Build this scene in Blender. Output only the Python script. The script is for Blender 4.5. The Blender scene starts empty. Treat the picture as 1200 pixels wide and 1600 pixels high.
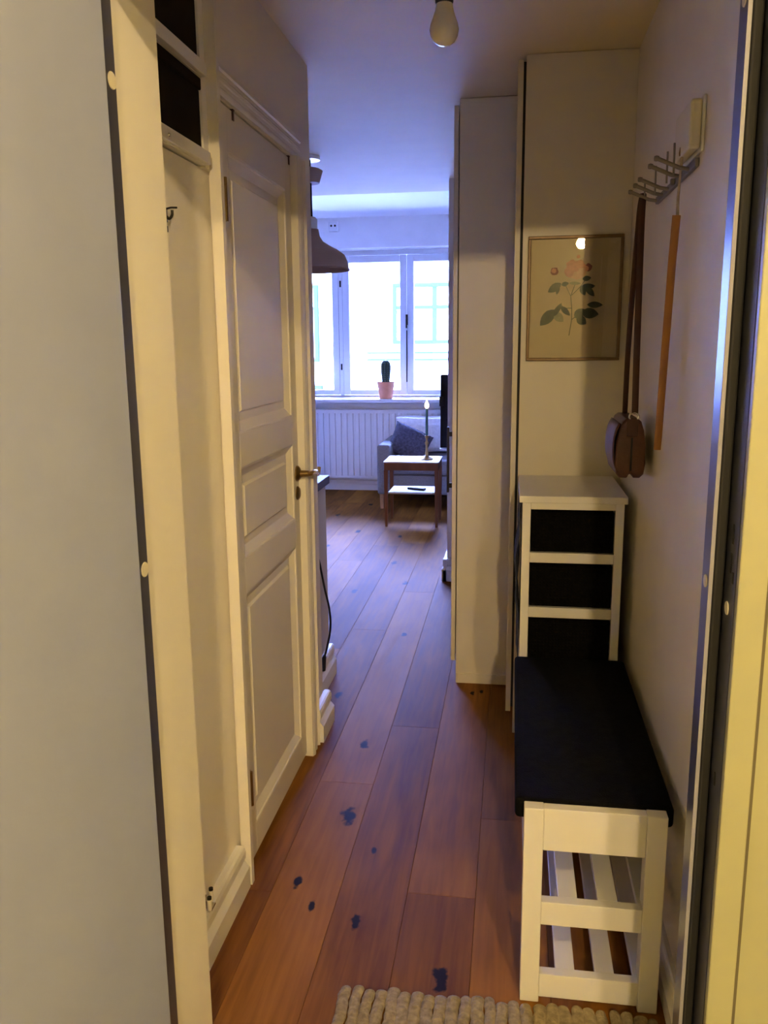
import bpy, bmesh, math, random
import numpy as np
from mathutils import Vector, Matrix
random.seed(7)
S = bpy.context.scene
COL = S.collection

# ---------------------------------------------------------------- camera
FPX, CX, CY, CAM_H = 1320.0, 600.0, 800.0, 1.43
vy = np.array([803 - CX, 534 - CY, FPX]); vy /= np.linalg.norm(vy)
vd = np.array([58.0, 6840.0, FPX]); vd = vd - vy * (vd @ vy); vd /= np.linalg.norm(vd)
vx = np.cross(vd, vy)
R = np.stack([vx, vy, -vd])                       # world <- camera (x right, y down, z forward)
cam_data = bpy.data.cameras.new('camera')
cam = bpy.data.objects.new('camera', cam_data); COL.objects.link(cam)
cam_data.sensor_fit = 'VERTICAL'; cam_data.sensor_height = 36.0
cam_data.lens = FPX / 1600.0 * 36.0
cam_data.clip_start = 0.02; cam_data.clip_end = 200
m = Matrix.Identity(4)
for i in range(3):
    m[i][0] = R[i][0]; m[i][1] = -R[i][1]; m[i][2] = -R[i][2]
m.translation = Vector((0, 0, CAM_H))
cam.matrix_world = m
S.camera = cam

# ---------------------------------------------------------------- world and light
SKY = (0.235, 0.335, 1.0); SKY_STRENGTH = 255.0
LAMP_COLOUR = (1.0, 0.73, 0.37); LAMP_STRENGTH = 3050.0
w = bpy.data.worlds.new('overcast_sky'); S.world = w; w.use_nodes = True
bg = w.node_tree.nodes['Background']
bg.inputs[0].default_value = (*SKY, 1); bg.inputs[1].default_value = SKY_STRENGTH
pd = bpy.data.lights.new('window_portal', 'AREA'); pd.shape = 'RECTANGLE'; pd.size = 2.05; pd.size_y = 1.42
pd.cycles.is_portal = True
po = bpy.data.objects.new('window_portal', pd); COL.objects.link(po)
po.location = (-1.367, 8.5, 1.6); po.rotation_euler = (math.radians(-90), 0, 0)
S.view_settings.view_transform = 'Standard'; S.view_settings.look = 'None'
S.view_settings.gamma = 1.0; S.view_settings.use_curve_mapping = False
S.view_settings.exposure = 0.0
S.cycles.sample_clamp_indirect = 0.0; S.cycles.caustics_reflective = False; S.cycles.caustics_refractive = False

# ---------------------------------------------------------------- materials
def mat(name, col, rough=0.5, metal=0.0, spec=0.5, var=0.04, scale=8.0, bump=0.0, bscale=60.0,
        emit=None, estr=0.0, coat=0.0, stretch=(1, 1, 1), sheen=0.0):
    M = bpy.data.materials.new(name); M.use_nodes = True
    nt = M.node_tree; b = nt.nodes['Principled BSDF']
    b.inputs['Roughness'].default_value = rough; b.inputs['Metallic'].default_value = metal
    b.inputs['Specular IOR Level'].default_value = spec; b.inputs['Coat Weight'].default_value = coat
    b.inputs['Sheen Weight'].default_value = sheen
    tc = nt.nodes.new('ShaderNodeTexCoord'); mp = nt.nodes.new('ShaderNodeMapping')
    mp.inputs['Scale'].default_value = stretch
    nt.links.new(tc.outputs['Object'], mp.inputs[0])
    n = nt.nodes.new('ShaderNodeTexNoise'); n.inputs['Scale'].default_value = scale; n.inputs['Detail'].default_value = 4
    nt.links.new(mp.outputs[0], n.inputs[0])
    r = nt.nodes.new('ShaderNodeValToRGB')
    c = col
    r.color_ramp.elements[0].position = 0.3; r.color_ramp.elements[1].position = 0.7
    r.color_ramp.elements[0].color = (*[max(0, x * (1 - var)) for x in c], 1)
    r.color_ramp.elements[1].color = (*[min(1, x * (1 + var)) for x in c], 1)
    nt.links.new(n.outputs[0], r.inputs[0]); nt.links.new(r.outputs[0], b.inputs['Base Color'])
    if bump:
        n2 = nt.nodes.new('ShaderNodeTexNoise'); n2.inputs['Scale'].default_value = bscale; n2.inputs['Detail'].default_value = 3
        nt.links.new(mp.outputs[0], n2.inputs[0])
        bp = nt.nodes.new('ShaderNodeBump'); bp.inputs['Strength'].default_value = bump; bp.inputs['Distance'].default_value = 0.004
        nt.links.new(n2.outputs[0], bp.inputs['Height']); nt.links.new(bp.outputs[0], b.inputs['Normal'])
    if emit:
        b.inputs['Emission Color'].default_value = (*emit, 1); b.inputs['Emission Strength'].default_value = estr
    return M

def weave_mat(name, col, scale, rough=0.9, bump=0.6, dark=0.35, axes=(1, 1, 1)):
    M = mat(name, col, rough, spec=.05, var=0.25, scale=40)
    nt = M.node_tree; b = nt.nodes['Principled BSDF']; mp = [n for n in nt.nodes if n.type == 'MAPPING'][0]
    hs = []
    for d in ('X', 'Z'):
        wv = nt.nodes.new('ShaderNodeTexWave'); wv.wave_type = 'BANDS'; wv.bands_direction = d
        wv.inputs['Scale'].default_value = scale; wv.inputs['Distortion'].default_value = 0.6
        nt.links.new(mp.outputs[0], wv.inputs[0]); hs.append(wv)
    ml = nt.nodes.new('ShaderNodeMath'); ml.operation = 'MULTIPLY'
    nt.links.new(hs[0].outputs['Fac'], ml.inputs[0]); nt.links.new(hs[1].outputs['Fac'], ml.inputs[1])
    bp = nt.nodes.new('ShaderNodeBump'); bp.inputs['Strength'].default_value = bump; bp.inputs['Distance'].default_value = 0.004
    nt.links.new(ml.outputs[0], bp.inputs['Height']); nt.links.new(bp.outputs[0], b.inputs['Normal'])
    return M

def glass_mat(name, tint=(1, 1, 1), gloss=0.0):
    M = bpy.data.materials.new(name); M.use_nodes = True
    nt = M.node_tree; nt.nodes.clear()
    out = nt.nodes.new('ShaderNodeOutputMaterial'); mx = nt.nodes.new('ShaderNodeMixShader')
    t = nt.nodes.new('ShaderNodeBsdfTransparent'); g = nt.nodes.new('ShaderNodeBsdfGlossy')
    t.inputs[0].default_value = (*tint, 1); g.inputs['Roughness'].default_value = gloss
    f = nt.nodes.new('ShaderNodeFresnel'); f.inputs[0].default_value = 1.5
    nt.links.new(f.outputs[0], mx.inputs[0]); nt.links.new(t.outputs[0], mx.inputs[1]); nt.links.new(g.outputs[0], mx.inputs[2])
    nt.links.new(mx.outputs[0], out.inputs[0])
    return M

WHITE = mat('white_paint', (.80, .77, .72), .45, var=.015, bump=.04, bscale=30)
WALLP = mat('wall_paint', (.81, .745, .655), .62, var=.02, bump=.08, bscale=90)
REVP = mat('pale_wall_paint', (.90, .85, .77), .5, var=.015, bump=.05, bscale=60)  # paler than the other hall wall paint, for reveal and niche
LIVP = mat('living_room_paint', (.86, .85, .84), .6, var=.02, bump=.05)
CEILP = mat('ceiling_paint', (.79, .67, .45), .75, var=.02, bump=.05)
DOORP = mat('door_paint', (.77, .72, .64), .42, spec=.3, var=.015, bump=.03, bscale=20)
LACQ = mat('white_lacquer', (.74, .71, .65), .35, var=.02)
CABP = mat('wardrobe_foil', (.68, .62, .51), .42, var=.015)
STEELF = mat('grey_steel_frame', (.080, .083, .130), .28, metal=.3, var=.03)
STEELD = mat('grey_door_laminate', (.35, .385, .58), .45, var=.04, scale=5, bump=.05, bscale=120)
EDGEM = mat('bright_steel_edge', (.30, .29, .32), .6)
STEELR = mat('dark_steel_rebate', (.042, .045, .062), .35, metal=.2, var=.05)
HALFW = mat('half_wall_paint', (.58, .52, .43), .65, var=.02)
KITCH = mat('darkened_kitchen_wall', (.17, .15, .13), .6)  # unseen wall, colour darkened to keep bounced daylight out of the hall
LIVC = mat('living_ceiling_paint', (.88, .87, .86), .75, var=.01)
RUBBER = mat('black_rubber', (.012, .011, .011), .7)
PLUG = mat('cream_plastic', (.78, .72, .58), .4)
YELLOW = mat('yellow_gloss_paint', (.385, .37, .212), .4, var=.03)
YELLOWD = mat('yellow_groove', (.12, .10, .055), .6)
STONE = mat('stairwell_stone', (.35, .33, .30), .6, var=.15)
BLACKF = mat('black_fabric', (.004, .004, .004), 1.0, spec=.06, var=.35, scale=60, bump=.35, bscale=300)
BASKET = weave_mat('black_woven_rattan', (.004, .0036, .003), 30.0)
BOXM = mat('black_box_board', (.012, .008, .005), .85, spec=.1, var=.2)
CHROME = mat('chrome', (.62, .6, .58), .25, metal=1.0)
RACKM = mat('dull_nickel', (.26, .23, .19), .45, metal=.9)
BRASS = mat('polished_brass', (.92, .64, .20), .14, metal=1.0, var=.06)
BRASSD = mat('aged_brass', (.32, .21, .08), .35, metal=1.0, var=.2)
LEATHER = mat('brown_leather', (.085, .026, .011), .45, var=.25, scale=25, bump=.2, bscale=180)
LEATHERS = mat('dark_brown_strap', (.055, .015, .007), .5, var=.2, scale=30)
TANW = mat('tan_wood', (.36, .15, .035), .45, var=.18, scale=20, stretch=(1, 1, .1))
CORD = mat('beige_cord', (.45, .36, .24), .9, var=.2, scale=80)
JUTE = mat('braided_jute', (.30, .235, .135), .95, var=.32, scale=70, bump=.9, bscale=140)
PLAST = mat('ivory_plastic', (.72, .66, .50), .4)
PLASTW = mat('white_plastic', (.8, .8, .8), .35)
BLACKP = mat('black_plastic', (.006, .006, .0065), .5, spec=.2)
FROST = mat('frosted_bulb_glass', (.72, .66, .56), .12, spec=.6, var=.02)
DENIM = mat('dark_blue_denim', (.025, .03, .07), .9, var=.4, scale=50, bump=.4, bscale=250)
GOLDF = mat('gilt_wood_frame', (.15, .085, .03), .4, metal=.3, var=.2, scale=40)
PAPER = mat('aged_paper', (.58, .455, .28), .8, var=.06, scale=6)
PINK = mat('pink_petal_ink', (.58, .27, .17), .8, var=.2, scale=60)
PINKL = mat('pale_petal_ink', (.62, .36, .22), .8, var=.12, scale=60)
MAUVE = mat('mauve_bud_ink', (.22, .07, .07), .8, var=.2, scale=60)
LEAFI = mat('green_leaf_ink', (.045, .058, .036), .8, var=.3, scale=60)
LEAFP = mat('pale_green_leaf_ink', (.26, .26, .16), .8, var=.2, scale=60)
PICGLASS = glass_mat('picture_glass', gloss=.0)
WINGLASS = glass_mat('window_glass')
WINP = mat('window_paint', (.74, .74, .74), .4, var=.02)
RADP = mat('radiator_enamel', (.86, .86, .87), .35, var=.02)
COPPER = mat('enamel_lamp_shade', (.40, .27, .20), .7, spec=.2, var=.05)
TERRA = mat('terracotta', (.75, .30, .16), .8, var=.12, scale=12)
SOIL = mat('potting_soil', (.05, .035, .025), .95, var=.4, scale=60)
CACT = mat('cactus_green', (.035, .075, .045), .6, var=.3, scale=30)
SPINE = mat('cactus_spine', (.45, .42, .32), .7)
SOFA = mat('grey_sofa_wool', (.22, .215, .21), .9, var=.15, scale=90, bump=.3, bscale=300)
THROW = mat('pale_throw_wool', (.84, .82, .80), .95, var=.1, scale=40, bump=.4, bscale=200)
KNIT = mat('grey_blue_knit', (.085, .08, .11), .95, var=.45, scale=45, bump=1.0, bscale=70)
TEAK = mat('teak_wood', (.135, .045, .014), .5, spec=.2, var=.22, scale=14, stretch=(1, 1, .15))
WOODL = mat('sofa_leg_wood', (.42, .22, .09), .45, var=.15)
TTOP = mat('white_table_laminate', (.52, .52, .50), .5, var=.02)
WALNUT = mat('dark_walnut_worktop', (.035, .018, .011), .4, spec=.25, var=.3, scale=10, stretch=(6, 1, 6))
CANDLE = mat('green_candle_wax', (.03, .10, .09), .5)
FLAME = mat('candle_flame', (1, .8, .5), .5, emit=(1.0, .62, .35), estr=30.0)
SCREEN = mat('black_screen', (.006, .006, .007), .15)
FACADE = mat('facade_plaster', (.28, .29, .30), .9, spec=.1, var=.05, scale=2)
STREET = mat('street_asphalt', (.03, .03, .03), .9, var=.2)
FTRIM = mat('facade_trim', (.013, .020, .0075), .9, spec=0.0)
FPANE = mat('facade_pane', (.55, .66, .66), .3)
LAMPM = mat('lit_opal_globe', (1, .9, .7), .4, emit=LAMP_COLOUR, estr=LAMP_STRENGTH)
LAMPN = mat('lit_opal_globe_near', (1, .9, .7), .4, emit=LAMP_COLOUR, estr=LAMP_STRENGTH * .42)
IRON = mat('black_iron', (.03, .026, .022), .45, metal=.8)

# ---------------------------------------------------------------- helpers
class MB:
    def __init__(self): self.bm = bmesh.new(); self.mi = 0
    def _tag(self, fs, smooth=False):
        for f in fs: f.material_index = self.mi; f.smooth = smooth
    def box(self, x0, x1, y0, y1, z0, z1):
        v = [self.bm.verts.new((x, y, z)) for z in (z0, z1) for y in (y0, y1) for x in (x0, x1)]
        q = [(0, 2, 3, 1), (4, 5, 7, 6), (0, 1, 5, 4), (2, 6, 7, 3), (0, 4, 6, 2), (1, 3, 7, 5)]
        self._tag([self.bm.faces.new([v[i] for i in f]) for f in q]); return self
    def prism(self, poly, fn, a, b, smooth=False):
        """poly: 2-D outline; fn(u, v, t) -> xyz; extruded from t=a to t=b"""
        A = [self.bm.verts.new(fn(u, v, a)) for u, v in poly]; B = [self.bm.verts.new(fn(u, v, b)) for u, v in poly]
        n = len(poly); fs = [self.bm.faces.new(A[::-1]), self.bm.faces.new(B)]
        self._tag(fs)
        self._tag([self.bm.faces.new((A[i], A[(i + 1) % n], B[(i + 1) % n], B[i])) for i in range(n)], smooth); return self
    def rings(self, rings, smooth=True, caps=True, closed=False):
        rs = [[self.bm.verts.new(p) for p in r] for r in rings]; n = len(rs[0]); fs = []
        pairs = list(zip(rs[:-1], rs[1:])) + ([(rs[-1], rs[0])] if closed else [])
        for a, b in pairs:
            for i in range(n): fs.append(self.bm.faces.new((a[i], a[(i + 1) % n], b[(i + 1) % n], b[i])))
        self._tag(fs, smooth)
        if caps and not closed: self._tag([self.bm.faces.new(rs[0][::-1]), self.bm.faces.new(rs[-1])])
        return self
    def tube(self, pts, r, n=10, r2=None, flat=1.0, up=None):
        pts = [Vector(p) for p in pts]; rings = []; prev = None
        for i, p in enumerate(pts):
            t = (pts[min(i + 1, len(pts) - 1)] - pts[max(i - 1, 0)]).normalized()
            if prev is None:
                u = Vector(up) if up else (Vector((0, 0, 1)) if abs(t.z) < .9 else Vector((0, 1, 0)))
            else: u = prev
            u = (u - t * u.dot(t)).normalized(); prev = u; s = t.cross(u)
            k = i / max(1, len(pts) - 1); rr = r(k) if callable(r) else (r if r2 is None else r + (r2 - r) * k)
            rings.append([p + u * (math.cos(a) * rr) + s * (math.sin(a) * rr * flat) for a in [2 * math.pi * j / n for j in range(n)]])
        return self.rings(rings)
    def lathe(self, prof, c=(0, 0, 0), n=24, axis='Z', ribs=0, rib=0.0):
        rings = []
        for r, h in prof:
            ring = []
            for j in range(n):
                a = 2 * math.pi * j / n; q = max(r, 1e-4) * (1 + (rib * math.cos(ribs * a) if ribs else 0))
                u, v = q * math.cos(a), q * math.sin(a)
                ring.append({'Z': (c[0] + u, c[1] + v, c[2] + h), 'X': (c[0] + h, c[1] + u, c[2] + v), 'Y': (c[0] + v, c[1] + h, c[2] + u)}[axis])
            rings.append(ring)
        return self.rings(rings)
    def grid(self, fn, nu, nv, smooth=True):
        V = [[self.bm.verts.new(fn(i / nu, j / nv)) for j in range(nv + 1)] for i in range(nu + 1)]
        self._tag([self.bm.faces.new((V[i][j], V[i + 1][j], V[i + 1][j + 1], V[i][j + 1])) for i in range(nu) for j in range(nv)], smooth)
        return self
    def build(self, name, mats, parent=None, bevel=0.0, segs=2, local=False, sub=0, solid=0.0, sharp=.7):
        me = bpy.data.meshes.new(name); bmesh.ops.recalc_face_normals(self.bm, faces=self.bm.faces)
        self.bm.to_mesh(me); self.bm.free()
        for mm in (mats if isinstance(mats, (list, tuple)) else [mats]): me.materials.append(mm)
        if any(p.use_smooth for p in me.polygons):
            me.set_sharp_from_angle(angle=sharp)
        o = bpy.data.objects.new(name, me); COL.objects.link(o)
        if parent is not None:
            o.parent = parent
            if not local:
                g = parent; off = Vector((0, 0, 0))
                while g is not None: off += Vector(g.location); g = g.parent
                o.location = -off
        if solid:
            md = o.modifiers.new('solid', 'SOLIDIFY'); md.thickness = solid; md.offset = 0
        if sub:
            md = o.modifiers.new('sub', 'SUBSURF'); md.levels = sub; md.render_levels = sub
        if bevel:
            md = o.modifiers.new('bevel', 'BEVEL'); md.width = bevel; md.segments = segs; md.limit_method = 'ANGLE'; md.angle_limit = .6
        return o

def tag(o, label, cat, group=None, kind=None):
    o['label'] = label; o['category'] = cat
    if group: o['group'] = group
    if kind: o['kind'] = kind
    return o
def thing(name, loc, label, cat, group=None, kind=None):
    o = bpy.data.objects.new(name, None); COL.objects.link(o); o.location = loc; o.empty_display_size = .1
    return tag(o, label, cat, group, kind)
def boxes(*bs):
    b = MB()
    for x in bs: b.box(*x)
    return b
def struct(name, mb, mats, label, cat, **k):
    return tag(mb.build(name, mats, **k), label, cat, kind='structure')

# constants of the place
XL, XR, CEIL = -.694, .372, 2.33          # hall walls and ceiling
YD = 1.18                                 # outer face of the entry wall
LIV_Y0, WIN_Y, LCEIL = 5.40, 8.16, 2.586  # living room
KX, LX = -2.6, 1.3

# ================================================================= setting
# ---- floor: oak planks 18 cm wide, one mesh, knots by position in the material
def floor_material():
    M = bpy.data.materials.new('oak_planks'); M.use_nodes = True
    nt = M.node_tree; N = nt.nodes; L = nt.links; b = N['Principled BSDF']
    tc = N.new('ShaderNodeTexCoord'); at = N.new('ShaderNodeAttribute'); at.attribute_name = 'plank'
    def math_(op, a, c=None, d=None):
        n = N.new('ShaderNodeMath'); n.operation = op
        for i, v in enumerate((a, c, d)):
            if v is None: continue
            if isinstance(v, (int, float)): n.inputs[i].default_value = v
            else: L.new(v, n.inputs[i])
        return n.outputs[0]
    sep = N.new('ShaderNodeSeparateXYZ'); L.new(tc.outputs['Object'], sep.inputs[0])
    off = math_('MULTIPLY', at.outputs['Fac'], 37.0)
    def noise(sx, sy, scale, detail, dist=0.0):
        cb = N.new('ShaderNodeCombineXYZ')
        L.new(math_('MULTIPLY', sep.outputs['X'], sx), cb.inputs[0]); L.new(math_('MULTIPLY', sep.outputs['Y'], sy), cb.inputs[1]); L.new(off, cb.inputs[2])
        n = N.new('ShaderNodeTexNoise'); n.inputs['Scale'].default_value = scale; n.inputs['Detail'].default_value = detail
        n.inputs['Distortion'].default_value = dist
        L.new(cb.outputs[0], n.inputs[0]); return n.outputs[0]
    grain = noise(1, .06, 55, 6, .6); broad = noise(1, .25, 7, 3, .8)
    f = math_('ADD', math_('MULTIPLY', grain, .45), math_('MULTIPLY', broad, .55))
    f = math_('ADD', f, math_('MULTIPLY', math_('SUBTRACT', at.outputs['Fac'], .5), .30))
    rp = N.new('ShaderNodeValToRGB'); rp.color_ramp.elements[0].position = .28; rp.color_ramp.elements[1].position = .72
    rp.color_ramp.elements[0].color = (.128, .046, .008, 1); rp.color_ramp.elements[1].color = (.335, .142, .023, 1)
    L.new(f, rp.inputs[0])
    wob = noise(1, 1, 30, 3)
    acc = None
    KN = [(-.475, 2.331, .034), (-.366, 1.852, .022), (-.137, 1.684, .030), (-.507, 2.802, .026), (-.512, 3.994, .022), (-.549, 1.997, .018), (-.489, 1.898, .014),
          (-.368, 2.165, .012), (-.141, 3.311, .014), (-.105, 3.33, .012), (-.691, 3.214, .024), (-1.164, 6.295, .036), (-.82, 6.155, .03), (-.758, 5.365, .034),
          (-1.45, 6.9, .035), (-1.3, 5.8, .034), (-.9, 4.7, .03), (-1.25, 7.4, .036), (-.62, 4.9, .03)]
    for kx, ky, kr in KN:
        dx = math_('SUBTRACT', sep.outputs['X'], kx); dy = math_('MULTIPLY', math_('SUBTRACT', sep.outputs['Y'], ky), .42)
        d = math_('SQRT', math_('ADD', math_('MULTIPLY', dx, dx), math_('MULTIPLY', dy, dy)))
        d = math_('ADD', d, math_('MULTIPLY', math_('SUBTRACT', wob, .5), kr * 1.6))
        k = math_('SUBTRACT', 1.0, math_('DIVIDE', d, kr * .62)); k = math_('MAXIMUM', math_('MINIMUM', math_('MULTIPLY', k, 2.5), 1.0), 0.0)
        acc = k if acc is None else math_('MAXIMUM', acc, k)
    mx = N.new('ShaderNodeMix'); mx.data_type = 'RGBA'
    L.new(acc, mx.inputs[0]); L.new(rp.outputs[0], mx.inputs[6]); mx.inputs[7].default_value = (.012, .008, .006, 1)
    L.new(mx.outputs[2], b.inputs['Base Color'])
    L.new(math_('ADD', .56, math_('MULTIPLY', grain, .16)), b.inputs['Roughness']); b.inputs['Specular IOR Level'].default_value = .045
    bp = N.new('ShaderNodeBump'); bp.inputs['Strength'].default_value = .12; bp.inputs['Distance'].default_value = .002
    L.new(grain, bp.inputs['Height']); L.new(bp.outputs[0], b.inputs['Normal'])
    return M
fb = bmesh.new(); lay = fb.faces.layers.float.new('plank')
def plank(x0, x1, y0, y1):
    g = .0003; c = .0007; zt = 0.0
    val = random.random()
    top = [(x0 + g + c, y0 + g + c), (x1 - g - c, y0 + g + c), (x1 - g - c, y1 - g - c), (x0 + g + c, y1 - g - c)]
    out = [(x0 + g, y0 + g), (x1 - g, y0 + g), (x1 - g, y1 - g), (x0 + g, y1 - g)]
    T = [fb.verts.new((x, y, zt)) for x, y in top]; O = [fb.verts.new((x, y, zt - c)) for x, y in out]; D = [fb.verts.new((x, y, -.02)) for x, y in out]
    fs = [fb.faces.new(T)]
    for i in range(4):
        j = (i + 1) % 4
        fs.append(fb.faces.new((O[i], O[j], T[j], T[i]))); fs.append(fb.faces.new((D[i], D[j], O[j], O[i])))
    fs.append(fb.faces.new(D[::-1]))
    for f in fs: f[lay] = val
joints = {-2: [2.525], -1: [2.966], 0: [1.984], 1: [2.368], -3: [4.04], -4: [3.754]}
for k in range(-14, 8):
    x0 = -.25 + .18 * k; x1 = x0 + .18
    fixed = joints.get(k, [random.uniform(1.6, 3.4)])
    js = [fixed[0]]
    while js[-1] < 8.5: js.append(js[-1] + random.choice((1.9, 2.1, 2.2)))
    while js[0] > YD: js.insert(0, js[0] - 2.1)
    js = [max(js[0], YD - .02)] + js[1:-1] + [8.3]
    for a, c in zip(js[:-1], js[1:]):
        if c - a > .05: plank(max(x0, KX - .1), min(x1, LX + .1), a, c)
fm = bpy.data.meshes.new('floor'); bmesh.ops.recalc_face_normals(fb, faces=fb.faces); fb.to_mesh(fm); fb.free()
fm.materials.append(floor_material())
fo = bpy.data.objects.new('floor', fm); COL.objects.link(fo)
tag(fo, 'warm brown oak plank floor with dark knots running down the hall', 'floor', kind='structure')
struct('floor_base', boxes((KX - .3, LX + .3, YD - .02, 8.5, -.25, -.02)), RUBBER, 'dark base beneath the oak planks seen only in the joints', 'floor')
struct('floor_stairwell', boxes((-1.7, 1.7, -4.2, YD - .02, -.25, -.003)), STONE, 'grey stone landing floor outside the entry door', 'floor')

# ---- ceilings
struct('ceiling', boxes((KX - .2, 1.0, YD, LIV_Y0, CEIL, 2.9)), CEILP, 'low white hall ceiling ending above the living room', 'ceiling')
struct('ceiling_living', boxes((KX - .2, LX + .2, LIV_Y0, 8.7, LCEIL, 2.9)), LIVC, 'higher white living room ceiling by the window', 'ceiling')
struct('ceiling_stairwell', boxes((-1.7, 1.7, -4.2, YD, 2.62, 2.9)), YELLOW, 'stairwell ceiling outside the entry door', 'ceiling')

# ---- walls of hall
struct('wall_left', boxes((-1.3, XL, 1.985, 2.02, 0, CEIL), (-1.3, XL - .05, 2.02, 2.69, 0, 1.995), (-1.3, XL, 2.02, 2.69, 1.995, CEIL), (-1.3, XL, 2.69, 2.955, 0, CEIL)),
       WALLP, 'white left hall wall holding the panelled door', 'wall')
struct('wall_left_niche', boxes((-1.3, -.705, 1.41, 1.985, 0, 1.82), (-1.3, -1.0, 1.41, 1.985, 1.82, CEIL), (-1.0, -.69, 1.41, 1.985, 2.24, CEIL), (-1.0, XL, 1.93, 1.985, 1.82, 2.24)),
       REVP, 'shallow white wall niche below the hat shelves', 'wall')
struct('wall_left_reveal', boxes((-1.3, -.578, 1.25, 1.41, 0, CEIL)), REVP, 'cream plaster reveal beside the steel entry door', 'wall')
struct('wall_right', boxes((XR, 1.5, 1.30, 5.0, 0, CEIL)), WALLP, 'plain white right hall wall behind coat rack and bench', 'wall')
struct('wall_partition', boxes((-.378, LX + .2, 5.0, 5.385, 0, CEIL), (.4, LX + .2, 5.0, 5.4, CEIL, LCEIL)), WALLP, 'white partition end between wardrobe and living room', 'wall')
struct('wall_entry', boxes((-1.7, -.60, YD, 1.25, 0, 2.9), (.353, 1.7, YD, 1.30, 0, 2.9), (-.60, .353, YD, 1.41, 2.06, 2.9)), YELLOW, 'yellow painted stairwell wall around the entry doorway', 'wall')
struct('wall_kitchen_left', boxes((KX - .2, KX, 2.955, 5.4, 0, 2.9), (KX, -1.3, 2.8, 2.955, 0, 2.9)), KITCH, 'unseen kitchen wall left of the hall end, darkened to cut bounce light', 'wall')
struct('wall_living_left', boxes((KX - .2, KX, 5.4, 8.5, 0, 2.9)), LIVP, 'white left wall of the living room', 'wall')
struct('wall_living_right', boxes((LX, LX + .2, 5.0, 8.5, 0, 2.9)), LIVP, 'white right wall of the living room', 'wall')
WX0, WX1, WZ0, WZ1, WFY = -2.39, -.345, .875, 2.31, 8.40
struct('wall_window', boxes((KX - .2, WX0, WIN_Y, 8.55, 0, 2.9), (WX1, LX + .2, WIN_Y, 8.55, 0, 2.9), (WX0, WX1, WIN_Y, 8.55, 0, WZ0), (WX0, WX1, WIN_Y, 8.55, WZ1, 2.9)),
       LIVP, 'white living room wall around the big window', 'wall')
struct('wall_stairwell', boxes((-1.7, -1.6, -4.2, YD, 0, 2.7), (1.6, 1.7, -4.2, YD, 0, 2.7), (-1.7, 1.7, -4.3, -4.2, 0, 2.7)), YELLOW, 'yellow stairwell walls behind the camera', 'wall')

# ---- baseboards: stepped profile
def base_profile(h=.12, d=.03):
    return [(0, 0), (d, 0), (d, h * .50), (d * .62, h * .64), (d * .60, h * .68), (d * .72, h * .72), (d * .72, h * .88), (d * .62, h * .97), (d * .45, h), (0, h)]
def baseboard(name, fn, a, b, label, h=.12, d=.03):
    mb = MB(); mb.prism(base_profile(h, d), fn, a, b); return struct(name, mb, WHITE, label, 'baseboard')
baseboard('baseboard_niche', lambda u, v, t: (-.705 + u * 1.15, t, v), 1.41, 1.952, 'white moulded baseboard below the wall niche')
mb = MB(); mb.prism(base_profile(.125), lambda u, v, t: (XL + u * 1.25, t, v), 2.795, 2.955 + .03)
mb.prism(base_profile(.125), lambda u, v, t: (t, 2.955 + u, v), -1.3, XL)
struct('baseboard_left', mb, WHITE, 'white moulded baseboard at the wall corner past the door', 'baseboard')
baseboard('baseboard_right', lambda u, v, t: (XR - u, t, v), 1.30, 2.96, 'white baseboard along the right hall wall behind the bench', .10, .022)
mb = MB(); mb.prism(base_profile(.14), lambda u, v, t: (t, 5.0 - u, v), -.40, -.25); mb.prism(base_profile(.14), lambda u, v, t: (-.378 - u, t, v), 4.97, 5.40)
struct('baseboard_partition', mb, WHITE, 'white baseboard at the foot of the partition end', 'baseboard')
baseboard('baseboard_window', lambda u, v, t: (t, WIN_Y - u, v), KX, LX, 'white baseboard below the radiator and window', .10, .02)

# ---- panelled inner door with casing
CASX = -.668
door = thing('door_1', (XL, 2.355, 0), 'closed white three-panel inner door with brass lever handle', 'door', kind='structure')
panels = [(2.095, 2.625, 1.204, 1.887), (2.095, 2.627, .868, 1.114), (2.093, 2.612, .100, .776)]
mb = MB(); y0, y1 = 2.023, 2.687
zs = [.012] + [v for p in panels[::-1] for v in p[2:]] + [1.990]
mb.box(XL - .04, XL, y0, 2.095, .012, 1.99); mb.box(XL - .04, XL, 2.625, y1, .012, 1.99)
for a, c in ((.012, .100), (.776, .868), (1.114, 1.204), (1.887, 1.990)): mb.box(XL - .04, XL, 2.095, 2.625, a, c)
mb.build('leaf_frame', DOORP, door, bevel=.0015)
for (pa, pb, pz0, pz1) in panels:
    mb = MB(); pa, pb = 2.095, 2.625; W = .034; Dp = .018
    def ring(i, x): return [(x, pa + i, pz0 + i), (x, pb - i, pz0 + i), (x, pb - i, pz1 - i), (x, pa + i, pz1 - i)]
    mb.rings([ring(0, XL), ring(.004, XL - .001), ring(.006, XL - .005), ring(W - .006, XL - Dp), ring(W, XL - Dp), ring(W + .016, XL - Dp), ring(W + .022, XL - Dp + .007), ring(W + .026, XL - Dp + .007)], smooth=False, caps=False)
    i = W + .026; mb._tag([mb.bm.faces.new([mb.bm.verts.new(p) for p in ring(i, XL - Dp + .007)])])
    mb.build('panel', DOORP, door)
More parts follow.
